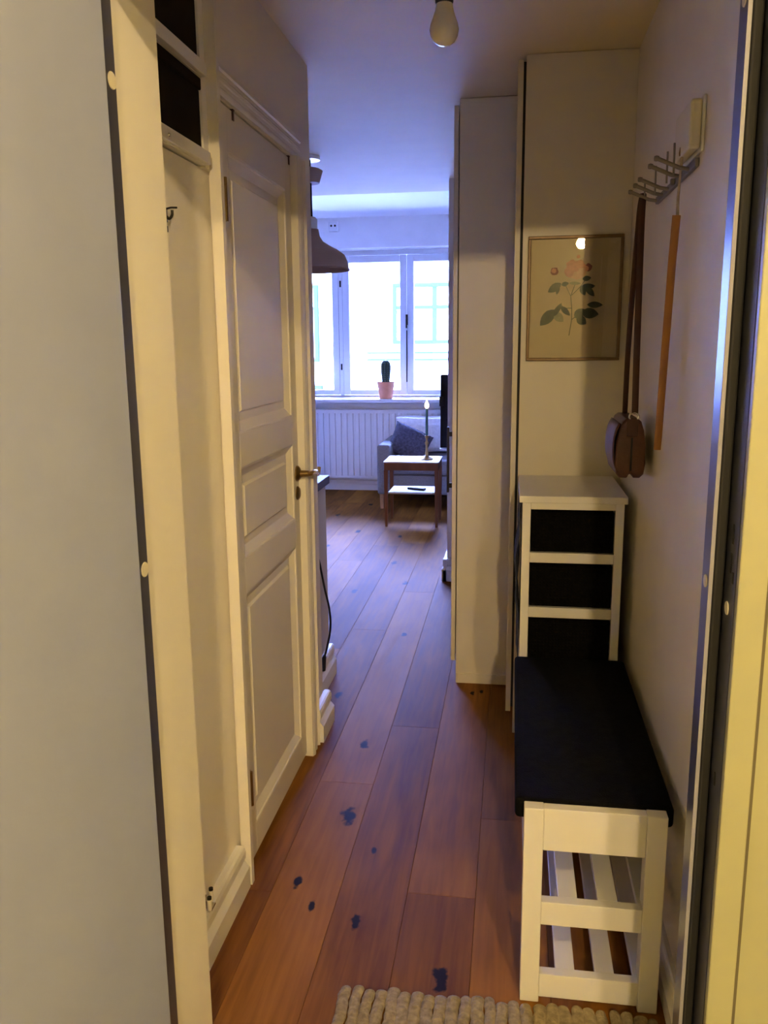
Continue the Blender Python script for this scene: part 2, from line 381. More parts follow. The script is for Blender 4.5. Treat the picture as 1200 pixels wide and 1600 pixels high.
# handle
hx, hy, hz = XL, 2.662, 1.014
mb = MB(); mb.lathe([(0, 0), (.026, 0), (.026, .004), (.020, .010), (.011, .014), (.010, .04)], (hx, hy, hz), 20, 'X')
han = mb.build('handle_rosette', BRASSD, door)
mb = MB()
lev = [(hx + .034, hy, hz), (hx + .046, hy + .008, hz), (hx + .05, hy + .03, hz + .001), (hx + .05, hy + .06, hz - .002), (hx + .048, hy + .085, hz - .010), (hx + .046, hy + .105, hz - .018), (hx + .046, hy + .118, hz - .012), (hx + .047, hy + .124, hz + .004)]
mb.tube(lev, lambda k: .0085 - .0025 * k, 12); mb.build('handle_lever', BRASS, door)
mb = MB(); mb.lathe([(0, 0), (.023, 0), (.023, .003), (.017, .008), (.009, .010), (0, .010)], (hx, hy, .949), 20, 'X')
mb.build('keyhole_escutcheon', BRASSD, door)
for z in (1.77, .235):
    mb = MB(); mb.lathe([(0, -.05), (.006, -.05), (.006, .05), (0, .05)], (XL + .006, 2.044, z), 10); mb.box(XL - .002, XL + .002, 2.034, 2.056, z - .05, z + .05)
    mb.build('hinge', BRASSD, door)
for yy in (2.135, 2.665):
    tag(boxes((XL - .02, XL + .0045, yy, yy + .012, 1.9905, 1.9935), (XL + .0005, XL + .003, yy, yy + .012, 1.968, 1.9935)).build('over_door_hook', LEATHERS),
        'small brown strap hook over the top of the white door, ' + ('near the niche side' if yy < 2.4 else 'near the lever handle side'), 'hook', 'hooks over the inner door')
def casing_profile(wd=.10):      # u along wall, v out of the wall
    return [(0, 0), (0, .022), (wd * .12, .028), (wd * .2, .028), (wd * .26, .020), (wd * .4, .020), (wd * .46, .024), (wd * .58, .024), (wd * .64, .018), (wd * .78, .018), (wd * .84, .028), (wd, .024), (wd, 0)]
mb = MB()
mb.prism(casing_profile(.105), lambda u, v, t: (XL + v, 2.689 + u, t), 0, 1.998)
mb.prism([(0, 0), (0, .006), (.016, .008), (.018, .014), (.030, .015), (.034, .020), (.040, .026), (.060, .026), (.060, 0)], lambda u, v, t: (XL + v, 2.020 - u, t), 0, CEIL)
struct('trim_door_casing', mb, DOORP, 'white fluted casing on both sides of the panelled door', 'trim')
mb = MB(); mb.prism(casing_profile(.07), lambda u, v, t: (XL + v * .4, t, 1.998 + u), 2.02, 2.794)
struct('trim_door_head', mb, DOORP, 'white moulded head casing above the panelled door', 'trim')

# ---- steel entry door frame and leaf
fr = thing('trim_entry_frame', (-.13, 1.21, 0), 'dark grey steel entry door frame with rubber gasket', 'door frame', kind='structure')
boxes((.3085, .345, YD + .002, 1.2469, 0, 2.06)).build('rebate', STEELR, fr, bevel=.001)
boxes((.290, .3085, 1.247, 1.299, 0, 2.06), (-.60, -.566, YD, 1.2255, 0, 2.06), (-.566, .3085, YD + .002, 1.2255, 1.947, 2.06)).build('jamb', STEELF, fr, bevel=.0015)
boxes((.288, .2935, 1.2445, 1.2475, 0, 2.04)).build('bright_edge', EDGEM, fr)
boxes((.2940, .3075, 1.238, 1.2465, 0, 2.04)).build('gasket', RUBBER, fr, bevel=.003)
for (x, y, z) in ((.2898, 1.272, 1.867), (.2898, 1.272, 1.078), (.3083, 1.214, 1.055)):
    mb = MB(); mb.lathe([(0, 0), (.010, 0), (.0095, -.0015), (0, -.002)], (x, y, z), 18, 'X'); mb.build('screw_cap', PLUG, fr)
for (y, z) in ((1.2115, 1.795), (1.2115, 1.085)):
    mb = MB(); mb.lathe([(0, 0), (.012, 0), (.0115, .0015), (0, .002)], (-.566, y, z), 18, 'X'); mb.build('screw_cap', PLUG, fr)
for z0, z1, yy in ((1.150, 1.178, 1.205), (1.108, 1.136, 1.207), (1.096, 1.112, 1.192), (.78, .80, 1.21)):
    boxes((.3078, .309, yy, yy + .006, z0, z1)).build('latch_slot', RUBBER, fr)
boxes((.3075, .3088, 1.183, 1.20, 1.80, 1.83)).build('strike_plate', BRASSD, fr)
struct('trim_entry_casing', boxes((.3095, .3470, YD - .012, YD + .002, 0, 2.10)), YELLOW, 'yellow painted casing beside the entry doorway', 'trim', bevel=.002)
struct('trim_entry_groove', boxes((.3470, .353, YD - .004, YD + .08, 0, 2.10)), YELLOWD, 'dark joint between yellow casing and stairwell wall', 'trim')
e = thing('door_2', (-.5545, 1.172, 0), 'open grey steel entry door leaf on the left, its flat inner face lit', 'door', kind='structure')
e.rotation_euler = (0, 0, math.radians(-5.5))
boxes((-.055, 0, -.86, 0, .02, 2.03)).build('leaf', STEELD, e, bevel=.002, local=True)
boxes((-.04, -.015, .0005, .002, .1, 1.95)).build('edge_strip', STEELF, e, local=True)

# ---- window
win = thing('window_1', (-1.367, WFY, WZ0), 'big white casement window over the sill, bright daylight outside', 'window', kind='structure')
ZT, ZB = WZ1, .905
boxes((WX0, WX1, WFY - .01, WFY + .1, ZT - .045, ZT), (WX0, WX1, WFY - .01, WFY + .1, ZB - .03, ZB + .015), (WX0, WX0 + .045, WFY - .01, WFY + .1, ZB, ZT), (WX1 - .045, WX1, WFY - .01, WFY + .1, ZB, ZT),
      (-1.712, -1.672, WFY - .01, WFY + .1, ZB, ZT)).build('window_frame', WINP, win, bevel=.004)
cas = [(WX0 + .045, -1.712), (-1.672, -1.0385), (-1.0355, WX1 - .045)]
for i, (a, c) in enumerate(cas):
    st = .066; zt, zb = ZT - .048, ZB + .018
    f = boxes((a, a + st, WFY - .016, WFY + .04, zb, zt), (c - st, c, WFY - .016, WFY + .04, zb, zt), (a + st, c - st, WFY - .016, WFY + .04, zt - .066, zt), (a + st, c - st, WFY - .016, WFY + .04, zb, zb + .05)).build('casement', WINP, win, bevel=.005)
    boxes((a + st, c - st, WFY + .010, WFY + .014, zb + .05, zt - .066)).build('pane', WINGLASS, f)
mb = MB(); mb.box(-1.048, -1.026, WFY - .024, WFY - .016, 1.60, 1.70); mb.tube([(-1.037, WFY - .03, 1.67), (-1.037, WFY - .05, 1.65), (-1.037, WFY - .05, 1.57)], .008)
mb.tube([(-1.037, WFY - .022, 1.55), (-1.037, WFY - .022, 1.05)], .005); mb.build('espagnolette', IRON, win)
for z in (1.2, 2.0):
    boxes((-1.70, -1.685, WFY - .022, WFY - .012, z - .03, z + .03)).build('hinge', IRON, win)
struct('trim_window_sill', boxes((WX0 - .05, WX1 + .05, 7.975, WFY + .02, .872, .905)), WINP, 'white window sill shelf carrying the cactus', 'sill', bevel=.004)

# ---- street outside
fac = thing('facade', (-2, 20, -6), 'pale plaster building across the street seen blown out through window', 'building')
boxes((-16, 14, 20, 24, -8, 5.2)).build('facade_wall', FACADE, fac)
for (x0, x1, z0, z1) in ((-2.79, -.85, 1.40, 2.77), (-4.95, -4.56, 1.0, 2.77), (-4.9, -4.50, -.9, .45), (-2.79, -.85, -2.4, -.6), (.6, 2.4, 1.4, 2.77), (-7.4, -6.2, 1.0, 2.77)):
    t = .09
    f = boxes((x0, x1, 19.86, 19.99, z1 - t, z1), (x0, x1, 19.86, 19.99, z0, z0 + t), (x0, x0 + t, 19.86, 19.99, z0 + t, z1 - t), (x1 - t, x1, 19.86, 19.99, z0 + t, z1 - t),
              ((x0 + x1) / 2 - .05, (x0 + x1) / 2 + .05, 19.88, 19.99, z0 + t, z1 - t), (x0 + t, x1 - t, 19.87, 19.985, z1 - .58, z1 - .50)).build('facade_window', FTRIM, fac)
    boxes((x0 + t, x1 - t, 19.95, 19.995, z0 + t, z1 - t)).build('pane', FPANE, f)
for z0 in (1.18, 1.02, -.05):
    boxes((-3.4, -.3, 19.85, 19.999, z0, z0 + .045)).build('ledge', FTRIM, fac)
struct('ground_street', boxes((-16, 14, 8.6, 20, -8.2, -8)), STREET, 'dark street ground far below the window', 'ground')

# ================================================================= things, largest first
# ---- wardrobes on the right
wa = thing('wardrobe', (.06, 3.42, 0), 'tall white wardrobe further down the hall, its side towards us', 'wardrobe', 'white wardrobes along the right')
boxes((-.218, .365, 3.42, 3.438, 0, 2.327)).build('side_panel', CABP, wa, bevel=.001)
boxes((-.20, .36, 3.44, 4.98, .0, 2.318)).build('carcass', CABP, wa)
boxes((-.216, -.0, 3.414, 3.4198, .0, .042)).build('plinth', CABP, wa)
for a, c in ((3.425, 3.94), (3.944, 4.458), (4.462, 4.97)):
    d = boxes((-.240, -.2225, a, c, .096, 2.305)).build('door', CABP, wa, bevel=.001)
    if a < 3.5:
        boxes((-.272, -.262, 3.56, 3.58, .80, 1.08), (-.264, -.240, 3.562, 3.578, .82, .84), (-.264, -.240, 3.562, 3.578, 1.04, 1.06)).build('handle', IRON, d, bevel=.002)
wb = thing('wardrobe', (.19, 2.965, 0), 'white wardrobe behind the chest with the rose picture on its side panel', 'wardrobe', 'white wardrobes along the right')
boxes((.0225, .3715, 2.965, 2.983, 0, 2.328)).build('side_panel', CABP, wb, bevel=.001)
boxes((.034, .36, 2.984, 3.415, 0, 2.318)).build('carcass', CABP, wb)
boxes((-.004, .0140, 2.967, 3.41, .085, 2.315)).build('door', CABP, wb, bevel=.001)
boxes((.0140, .0225, 2.975, 3.41, .1, 2.31)).build('gap_shade', RUBBER, wb)  # black strip stands in for the shade in the door gap

# ---- bench
bench = thing('shoe_bench', (.19, 2.08, 0), 'white wooden shoe bench with two slatted shelves on the right', 'bench')
LG = .041
def leg(x0, x1, y0, y1): boxes((x0, x1, y0, y1, .0015, .426 if y0 > 1.7 else .468)).build('leg', LACQ, bench, bevel=.002)
leg(.0415, .0415 + LG, 1.645, 1.69); leg(.334 - LG, .334, 1.645, 1.69); leg(.0415, .0415 + LG, 2.465, 2.51); leg(.334 - LG, .334, 2.465, 2.51)
for ya, yb, top in ((1.648, 1.672, .468), (2.484, 2.508, .426)):
    boxes((.0826, .2929, ya, yb, .371, top)).build('end_apron', LACQ, bench, bevel=.0015)
    boxes((.0826, .2929, ya, yb, .193, .248)).build('end_rail', LACQ, bench, bevel=.0015)
    boxes((.0826, .2929, ya, yb, .014, .071)).build('end_rail', LACQ, bench, bevel=.0015)
for x0 in (.0415, .316): boxes((x0, x0 + .018, 1.6905, 2.4645, .36, .426)).build('side_apron', LACQ, bench, bevel=.0015)
for x0 in (.046, .312): boxes((x0, x0 + .018, 1.6905, 2.4645, .20, .236)).build('side_rail', LACQ, bench, bevel=.0015)
for zt in (.247, .070):
    for x0 in (.118, .203, .285):
        boxes((x0, x0 + .042, 1.6725, 2.4835, zt - .016, zt)).build('slat', LACQ, bench, bevel=.0015)
mb = MB()
def cush(u, v):
    return None
x0, x1, yy0, yy1 = .022, .351, 1.6725, 2.52
mb.box(x0, x1, yy0, yy1, .4268, .474)
tag(mb.build('bench_cushion', BLACKF, bevel=.010, segs=3), 'flat black fabric pad lying on top of the white bench', 'cushion')
mb = bpy.data.objects['bench_cushion']

# ---- chest with baskets
chest = thing('basket_chest', (.19, 2.75, 0), 'narrow white chest with black basket drawers behind the bench', 'chest')
boxes((.026, .345, 2.540, 2.955, .953, .974)).build('top', LACQ, chest, bevel=.002)
cy0, cy1 = 2.547, 2.945
rails = [(.930, .953), (.764, .797), (.589, .623), (.415, .449), (.241, .275), (.0, .10)]
boxes((.036, .061, cy0, cy1, .0015, .953)).build('side_panel', LACQ, chest, bevel=.001)
boxes((.311, .336, cy0, cy1, .0015, .953)).build('side_panel', LACQ, chest, bevel=.001)
boxes((.0612, .3108, 2.93, 2.945, .05, .9528)).build('back_panel', LACQ, chest)
for a, c in rails:
    boxes((.0612, .3108, cy0 + .001, cy0 + .025, a + .002, c)).build('rail', LACQ, chest, bevel=.001)
    boxes((.0612, .3108, cy0 + .0252, 2.929, a + .003, a + .012)).build('runner', LACQ, chest)
proto = None
def basket(z0, z1, label):
    g = thing('basket', (.186, cy0 + .006, z0), label, 'basket', 'black baskets in the white chest')
    a, c, h = -.122, .122, z1 - z0 - .004; t = .01
    b = boxes((a, c, 0, t, .0, h), (a, c, .355, .365, .0, h), (a, a + t, t, .355, .0, h), (c - t, c, t, .355, 0, h), (a + t, c - t, t, .355, 0, t))
    b.build('body', BASKET, g, local=True, bevel=.003)
    m2 = MB(); m2.tube([(a + .006, -.001, h - .006), (c - .006, -.001, h - .006)], .006, 8); m2.build('rim', BASKET, g, local=True)
    return g
basket(.8005, .930, 'black woven basket in the top opening of the white chest')
basket(.6265, .764, 'black woven basket in the second opening of the chest')
basket(.4525, .589, 'black woven basket in the lowest visible opening just above the bench')
# dark garment hanging down the chest side
mb = MB()
def cloth(u, v):
    z = .945 - .50 * u; y = 2.57 + .30 * v
    bulge = .004 + .012 * math.sin(math.pi * min(1, u * 1.15)) ** 2 * (.6 + .4 * math.sin(9 * v + 4 * u)) + .003 * math.sin(23 * u + 7 * v)
    return (.034 - max(.002, bulge), y, z)
mb.grid(cloth, 24, 14)
tag(mb.build('denim_garment', DENIM, solid=.003), 'dark blue denim cloth hanging down the left side of the chest', 'garment')

# ---- sofa, throw, cushion
sofa = thing('sofa', (-.2, 7.6, 0), 'grey wool sofa below the window with its left arm in view', 'sofa')
SX0, SX1 = -1.155, .75
def soft(mb): return mb
boxes((SX0, SX0 + .11, 7.19, 8.02, .13, .566)).build('armrest', SOFA, sofa, bevel=.022, segs=3)
boxes((SX1 - .11, SX1, 7.19, 8.02, .13, .566)).build('armrest', SOFA, sofa, bevel=.022, segs=3)
boxes((SX0 + .112, SX1 - .112, 7.85, 8.02, .13, .72)).build('backrest', SOFA, sofa, bevel=.03, segs=3)
boxes((SX0 + .112, SX1 - .112, 7.21, 7.85, .13, .30)).build('seat_base', SOFA, sofa, bevel=.012)
for a, c in ((SX0 + .114, -.205), (-.2, SX1 - .114)):
    boxes((a, c, 7.19, 7.85, .302, .43)).build('seat_cushion', SOFA, sofa, bevel=.03, segs=3)
    boxes((a, c, 7.72, 7.85, .432, .735)).build('back_cushion', SOFA, sofa, bevel=.04, segs=3)
for x, y in ((-1.12, 7.23), (.71, 7.23), (-1.12, 7.97), (.71, 7.97)):
    mb = MB(); mb.tube([(x, y, 0), (x, y, .13)], .014, 10, r2=.02); mb.build('leg', WOODL, sofa)
mb = MB()
prof = [(7.700, .45), (7.695, .60), (7.700, .70), (7.725, .745), (7.80, .752), (7.92, .750), (8.02, .745), (8.032, .70), (8.034, .55)]
def throw(u, v):
    k = v * (len(prof) - 1); i = min(int(k), len(prof) - 2); f = k - i
    y = prof[i][0] * (1 - f) + prof[i + 1][0] * f; z = prof[i][1] * (1 - f) + prof[i + 1][1] * f
    return (-1.06 + u * .78 + .006 * math.sin(9 * v), y + .006 * math.sin(16 * u + 3 * v), z + .004 * math.sin(13 * u))
mb.grid(throw, 28, 24); tag(mb.build('throw_blanket', THROW, solid=.008), 'pale throw blanket draped over the sofa back below the sill', 'blanket')
cu = thing('sofa_cushion', (-.895, 7.50, .437), 'dark grey-blue knitted cushion leaning on the sofa arm', 'cushion')
mb = MB(); nn = 22
def pil(sgn):
    def fn(u, v):
        a, b = 2 * u - 1, 2 * v - 1
        th = max(0, (1 - a ** 4)) ** .55 * max(0, (1 - b ** 4)) ** .55
        pinch = 1 - .07 * (1 - abs(a) ** 3) * abs(b) ** 3 - .07 * (1 - abs(b) ** 3) * abs(a) ** 3
        knit = .005 * math.sin(26 * a + 6 * b) * th
        return (a * .20 * pinch, sgn * (.065 * th) + knit * sgn, b * .20 * pinch)
    return fn
mb.grid(pil(1), nn, nn); mb.grid(pil(-1), nn, nn)
bmesh.ops.remove_doubles(mb.bm, verts=mb.bm.verts, dist=.0008)
co = mb.build('cover', KNIT, cu, local=True, sharp=3.0)
co.location = (-.012, .03, .108); co.rotation_euler = (math.radians(-38), math.radians(25), math.radians(8)); co.scale = (.92, 1.1, .80)

# ---- side table
tb = thing('side_table', (-.775, 6.65, 0), 'small teak side table with white top and lower shelf', 'side table')
boxes((-.990, -.556, 6.47, 6.83, .512, .522)).build('tabletop', TTOP, tb, bevel=.003)
boxes((-.985, -.561, 6.478, 6.494, .452, .5115), (-.985, -.561, 6.806, 6.822, .452, .5115), (-.985, -.97, 6.494, 6.806, .452, .5115), (-.576, -.561, 6.494, 6.806, .452, .5115)).build('apron', TEAK, tb, bevel=.002)
for x, y in ((-.972, 6.492), (-.574, 6.492), (-.972, 6.808), (-.574, 6.808)):
    mb = MB(); q = .016; q2 = .010
    mb.rings([[(x - a, y - a, 0), (x + a, y - a, 0), (x + a, y + a, 0), (x - a, y + a, 0)] if a == q2 else [(x - a, y - a, .4518), (x + a, y - a, .4518), (x + a, y + a, .4518), (x - a, y + a, .4518)] for a in (q2, q)], smooth=False)
    mb.build('leg', TEAK, tb, bevel=.002)
boxes((-.958, -.588, 6.50, 6.80, .262, .278)).build('lower_shelf', TTOP, tb, bevel=.007, segs=3)
rc = thing('remote_control', (-.745, 6.62, .2785), 'black remote control lying on the lower table shelf', 'remote control')
rc.rotation_euler = (0, 0, math.radians(68))
boxes((-.022, .022, -.075, .075, .0, .016)).build('case', BLACKP, rc, local=True, bevel=.005)
mb = MB()
for i in range(3):
    for j in range(6): mb.box(-.015 + i * .011, -.008 + i * .011, -.06 + j * .018, -.05 + j * .018, .0155, .0175)
mb.build('buttons', PLAST, rc, local=True)
cs = thing('candlestick', (-.664, 6.62, .5225), 'brass candlestick standing on the side table', 'candlestick')
mb = MB(); mb.lathe([(0, 0), (.050, 0), (.052, .006), (.040, .014), (.022, .024), (.013, .034), (.017, .05), (.011, .065), (.010, .11), (.016, .125), (.016, .135), (.009, .145), (.009, .165), (.015, .175), (.016, .19), (.0, .19)], (0, 0, 0), 24)
mb.build('stem', BRASSD, cs, local=True)
cd = thing('candle', (-.664, 6.62, .7128), 'lit slim dark green candle in the brass candlestick', 'candle')
mb = MB(); mb.lathe([(0, 0), (.011, 0), (.010, .205), (.006, .211), (0, .209)], (0, 0, 0), 16); mb.build('wax', CANDLE, cd, local=True)
mb = MB(); mb.tube([(0, 0, .207), (.001, 0, .222)], .0012, 6); mb.build('wick', RUBBER, cd, local=True)
mb = MB(); mb.lathe([(0, .211), (.012, .219), (.017, .232), (.014, .246), (.007, .262), (.001, .276)], (0, 0, 0), 14); mb.build('flame', FLAME, cd, local=True)

# ---- television on back of the partition
tv = thing('television', (-.04, 5.46, .98), 'black flat television on the far side of the partition, edge in view', 'television')
boxes((-.458, .382, 5.44, 5.485, .76, 1.228)).build('housing', BLACKP, tv, bevel=.004)
boxes((-.450, .374, 5.486, 5.488, .775, 1.22)).build('screen', SCREEN, tv)
boxes((-.462, -.30, 5.43, 5.488, .748, .757)).build('lower_edge', PLASTW, tv, bevel=.002)
boxes((-.10, .02, 5.387, 5.438, .9, 1.08)).build('wall_bracket', IRON, tv)
boxes((-.464, -.44, 5.425, 5.4395, 1.03, 1.09)).build('connector_box', BLACKP, tv, bevel=.003)

# ---- radiator
rad = thing('radiator', (-1.65, 8.10, .13), 'long white panel radiator under the window', 'radiator')
RX0, RX1 = -2.3, -.5
mb = MB(); prof = []
nfl = 30; pw = (RX1 - RX0 - .04) / nfl
pts = [(RX0, 8.075)]
for i in range(nfl):
    a = RX0 + .02 + i * pw
    pts += [(a + pw * .16, 8.075), (a + pw * .24, 8.062), (a + pw * .80, 8.062), (a + pw * .88, 8.075)]
pts += [(RX1, 8.075), (RX1, 8.085), (RX0, 8.085)]
mb.prism(pts, lambda u, v, t: (u, v, t), .155, .765); mb.box(RX0, RX1, 8.068, 8.086, .13, .1548); mb.box(RX0, RX1, 8.068, 8.086, .7652, .792)
mb.build('front_panel', RADP, rad)
boxes((RX0, RX1, 8.0865, 8.135, .13, .79)).build('convector', RADP, rad)
mb = MB()
mb.box(RX0, RX1, 8.062, 8.138, .7925, .802); mb.build('top_grille', RADP, rad, bevel=.002)
for px_ in (RX0 + .05, RX1 - .05):
    mb = MB(); mb.tube([(px_, 8.1, .13), (px_, 8.1, .0)], .008, 8); mb.build('pipe', RADP, rad)

# ---- kitchen half wall with worktop
kc = thing('half_wall_counter', (-.95, 3.3, 0), 'white half wall with dark wood counter top past the inner door', 'counter')
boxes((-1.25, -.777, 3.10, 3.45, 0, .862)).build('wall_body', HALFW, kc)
mb = MB(); mb.prism(base_profile(.135), lambda u, v, t: (-.777 + u, t, v), 3.17, 3.46); mb.build('baseboard', WHITE, kc)
boxes((-1.25, -.744, 3.00, 3.385, .8622, .896)).build('countertop', WALNUT, kc, bevel=.002)
ot = thing('wall_outlet', (-.777, 3.18, .235), 'white wall outlet low on the half wall under the black plug', 'outlet')
boxes((0.0003, .012, -.045, .03, -.085, -.005)).build('plate', PLASTW, ot, local=True, bevel=.003)
mb = MB(); c0 = Vector((-.772, 3.17, .0))
pc = [(-.719, 3.03, .644), (-.712, 3.04, .601), (-.702, 3.06, .51), (-.692, 3.09, .418), (-.695, 3.12, .329), (-.718, 3.15, .232), (-.731, 3.157, .19)]
# smooth the cable path
def cr(pts, n=8):
    P = [Vector(p) for p in pts]; P = [P[0] * 2 - P[1]] + P + [P[-1] * 2 - P[-2]]; out = []
    for i in range(1, len(P) - 2):
        for k in range(n):
            t = k / n; a, b, c, d = P[i - 1:i + 3]
            out.append(.5 * (2 * b + (c - a) * t + (2 * a - 5 * b + 4 * c - d) * t * t + (3 * b - a - 3 * c + d) * t ** 3))
    return out + [P[-2]]
pw_ = thing('power_cable', (-.76, 3.1, .2), 'black power cable hanging in front of the white half wall', 'cable')
mb.tube(cr(pc), .0042, 8); mb.build('cord', BLACKP, pw_)
mb = MB(); mb.tube([(-.729, 3.156, .196), (-.735, 3.159, .175), (-.741, 3.162, .145), (-.743, 3.163, .130)], lambda k: .006 + .008 * min(1, k * 1.6), 12); mb.build('plug', BLACKP, pw_)

# ---- hat shelves and black boxes in the niche
for z0, z1, lab in ((1.824, 1.851, 'white hat shelf below the black box, lowest in the niche'), (2.006, 2.034, 'white hat shelf between the two black boxes, the upper one')):
    sh = thing('hat_shelf', (-.84, 1.67, z0), lab, 'shelf', 'white hat shelves in the niche')
    boxes((-.998, -.690, 1.411, 1.928, z0, z1)).build('board', WHITE, sh)
    boxes((-.690, -.678, 1.411, 1.928, z0, z1)).build('front_edge', WHITE, sh, bevel=.002)
mb = MB(); mb.lathe([(0, 0), (.004, 0), (.003, .002), (0, .002)], (-.678, 1.69, 1.835), 12, 'X'); mb.build('screw', CHROME, sh)
for z0, z1, lab in ((1.852, 2.004, 'black storage box on the lower hat shelf'), (2.035, 2.21, 'black storage box on the upper hat shelf at the picture top')):
    bx = thing('storage_box', (-.84, 1.67, z0), lab, 'box', 'black boxes on the hat shelves')
    boxes((-.99, -.696, 1.42, 1.922, z0, z1 - .025)).build('body', BOXM, bx, bevel=.003)
    boxes((-.994, -.692, 1.416, 1.926, z1 - .0248, z1)).build('lid', BOXM, bx, bevel=.003)
wh = thing('wall_hook', (-.705, 1.69, 1.695), 'small chrome double hook high on the niche wall', 'hook')
boxes((-.7048, -.699, 1.690, 1.712, 1.655, 1.667)).build('lower_plate', STEELF, wh, bevel=.001)
boxes((-.7048, -.699, 1.690, 1.712, 1.674, 1.700)).build('plate', STEELF, wh, bevel=.001)
mb = MB(); mb.tube(cr([(-.699, 1.702, 1.685), (-.692, 1.702, 1.680), (-.686, 1.702, 1.686), (-.685, 1.702, 1.696)], 4), .003, 8); mb.tube([(-.699, 1.703, 1.699), (-.690, 1.709, 1.702), (-.681, 1.718, 1.703)], .002, 8)
mb.build('prong', IRON, wh)
dc = thing('door_catch', (-.69, 1.70, .12), 'small chrome catch standing on the niche baseboard', 'catch')
boxes((-.699, -.676, 1.685, 1.712, .1215, .126), (-.703, -.698, 1.685, 1.712, .1215, .145)).build('bracket', CHROME, dc, bevel=.001)
for yy, xx in ((1.682, -.680), (1.715, -.688)):
    mb = MB(); mb.lathe([(0, 0), (.005, 0), (.005, .026), (.004, .028), (0, .028)], (xx, yy, .1265), 10); pn = mb.build('pin', PLUG, dc)
    mb = MB(); mb.lathe([(0, .0283), (.0055, .0283), (.0055, .034), (0, .034)], (xx, yy, .1265), 10); mb.build('pin_cap', IRON, pn)

# ---- pendant lamp in the kitchen
PX, PY = -1.018, 4.30
pl = thing('pendant_lamp', (PX, PY, 1.79), 'bell-shaped pendant lamp hanging in front of the window', 'pendant lamp')
mb = MB(); outer = [(.198, 0), (.200, .006), (.192, .010), (.186, .045), (.172, .075), (.140, .098), (.098, .120), (.066, .140), (.050, .165), (.044, .198), (.020, .202)]
inner = [(r - .004 if r > .05 else r - .003, z - .002) for r, z in outer[::-1]]; inner[-1] = (.194, .001)
mb.rings([[(PX + r * math.cos(a), PY + r * math.sin(a), 1.79 + z) for a in [2 * math.pi * j / 40 for j in range(40)]] for r, z in outer + inner], caps=False, closed=True)
mb.build('shade', COPPER, pl, sharp=.9)
mb = MB(); mb.lathe([(0, .195), (.038, .195), (.040, .21), (.040, .245), (.030, .256), (0, .256)], (PX, PY, 1.79), 24); mb.build('socket', PLASTW, pl)
mb = MB(); mb.tube([(PX + .012, PY, 2.045), (PX + .011, PY, 2.25)], .005, 8); mb.build('cord', BLACKP, pl)
mb = MB(); mb.lathe([(0, 0), (.054, 0), (.072, .058), (.055, .068), (.0, .07)], (PX, PY, 2.205), 28); mb.build('canopy', COPPER, pl)
mb = MB(); mb.lathe([(0, 0), (.06, 0), (.06, .018), (0, .018)], (PX, PY, 2.3115), 24); mb.build('ceiling_plate', RADP, pl)
mb = MB(); mb.tube([(PX, PY, 2.27), (PX, PY, 2.315)], .014, 10); mb.build('hook', IRON, pl)
mb = MB(); mb.lathe([(0, .08), (.02, .085), (.03, .11), (.02, .15), (.014, .195), (0, .195)], (PX, PY, 1.79), 16); mb.build('bulb', FROST, pl)

# ---- bare bulb in the hall
BX, BY, BZ = -.154, 1.887, 2.0265
bb = thing('hanging_bulb', (BX, BY, BZ), 'bare frosted bulb in a black socket under hall ceiling', 'light bulb')
mb = MB(); mb.lathe([(0, 0), (.012, .002), (.022, .009), (.028, .020), (.030, .031), (.0275, .043), (.0225, .055), (.0185, .068), (.0165, .080), (0, .082)], (BX, BY, BZ), 32); mb.build('bulb', FROST, bb)
mb = MB(); mb.lathe([(0, .078), (.0165, .078), (.0185, .082), (.0185, .125), (.012, .14), (.006, .145), (0, .145)], (BX, BY, BZ), 24); mb.build('socket', RUBBER, bb)
mb = MB(); mb.tube([(BX, BY, BZ + .14), (BX, BY, CEIL - .03)], .0035, 8); mb.build('cord', RUBBER, bb)
mb = MB(); mb.lathe([(0, 0), (.03, .0), (.045, .03), (0, .03)], (BX, BY, CEIL - .0305), 24); mb.build('ceiling_cup', RUBBER, bb)

# ---- framed rose print
pic = thing('framed_print', (.1945, 2.9625, 1.366), 'framed botanical print of a pink rose on the white panel', 'picture')
pic.rotation_euler = (math.radians(.25), 0, math.radians(-1.03))
HW, HH, fw = .1535, .404, .010
boxes((-HW, HW, -.016, -.001, 0, fw), (-HW, HW, -.016, -.001, HH - fw, HH), (-HW, -HW + fw, -.016, -.001, fw, HH - fw), (HW - fw, HW, -.016, -.001, fw, HH - fw)).build('frame', GOLDF, pic, local=True, bevel=.002)
mb = MB(); mb.mi = 0
mb.box(-HW + fw, HW - fw, -.006, -.003, fw, HH - fw)
yk = [-.0062]
def blob(pts, mi, jig=0.0):
    mb.mi = mi; y = yk[0]; yk[0] -= .00002
    vs = [mb.bm.verts.new((x, y, z)) for x, z in pts]; bot = [mb.bm.verts.new((x, y + .0002, z)) for x, z in pts]
    mb._tag([mb.bm.faces.new(vs), mb.bm.faces.new(bot[::-1])])
    n = len(vs); mb._tag([mb.bm.faces.new((vs[i], vs[(i + 1) % n], bot[(i + 1) % n], bot[i])) for i in range(n)])
def uv(px, py):                       # pixel of the 1200 x 1380 study crop -> frame coordinates
    return ((px - 590) / 860 * (2 * HW), HH - (py - 130) / 1150 * HH)
def leaf(px0, py0, px1, py1, wd, mi):
    a = Vector(uv(px0, py0)); c = Vector(uv(px1, py1)); d = c - a; nrm = Vector((-d.y, d.x)).normalized(); l = d.length; P = []
    prof_ = [(0, 0), (.12, .5), (.3, .92), (.5, 1), (.68, .85), (.85, .5), (1, 0)]
    for t, q in prof_: P.append(a + d * t + nrm * q * wd * l)
    for t, q in prof_[-2:0:-1]: P.append(a + d * t - nrm * q * wd * l)
    blob([(p.x, p.y) for p in P], mi)
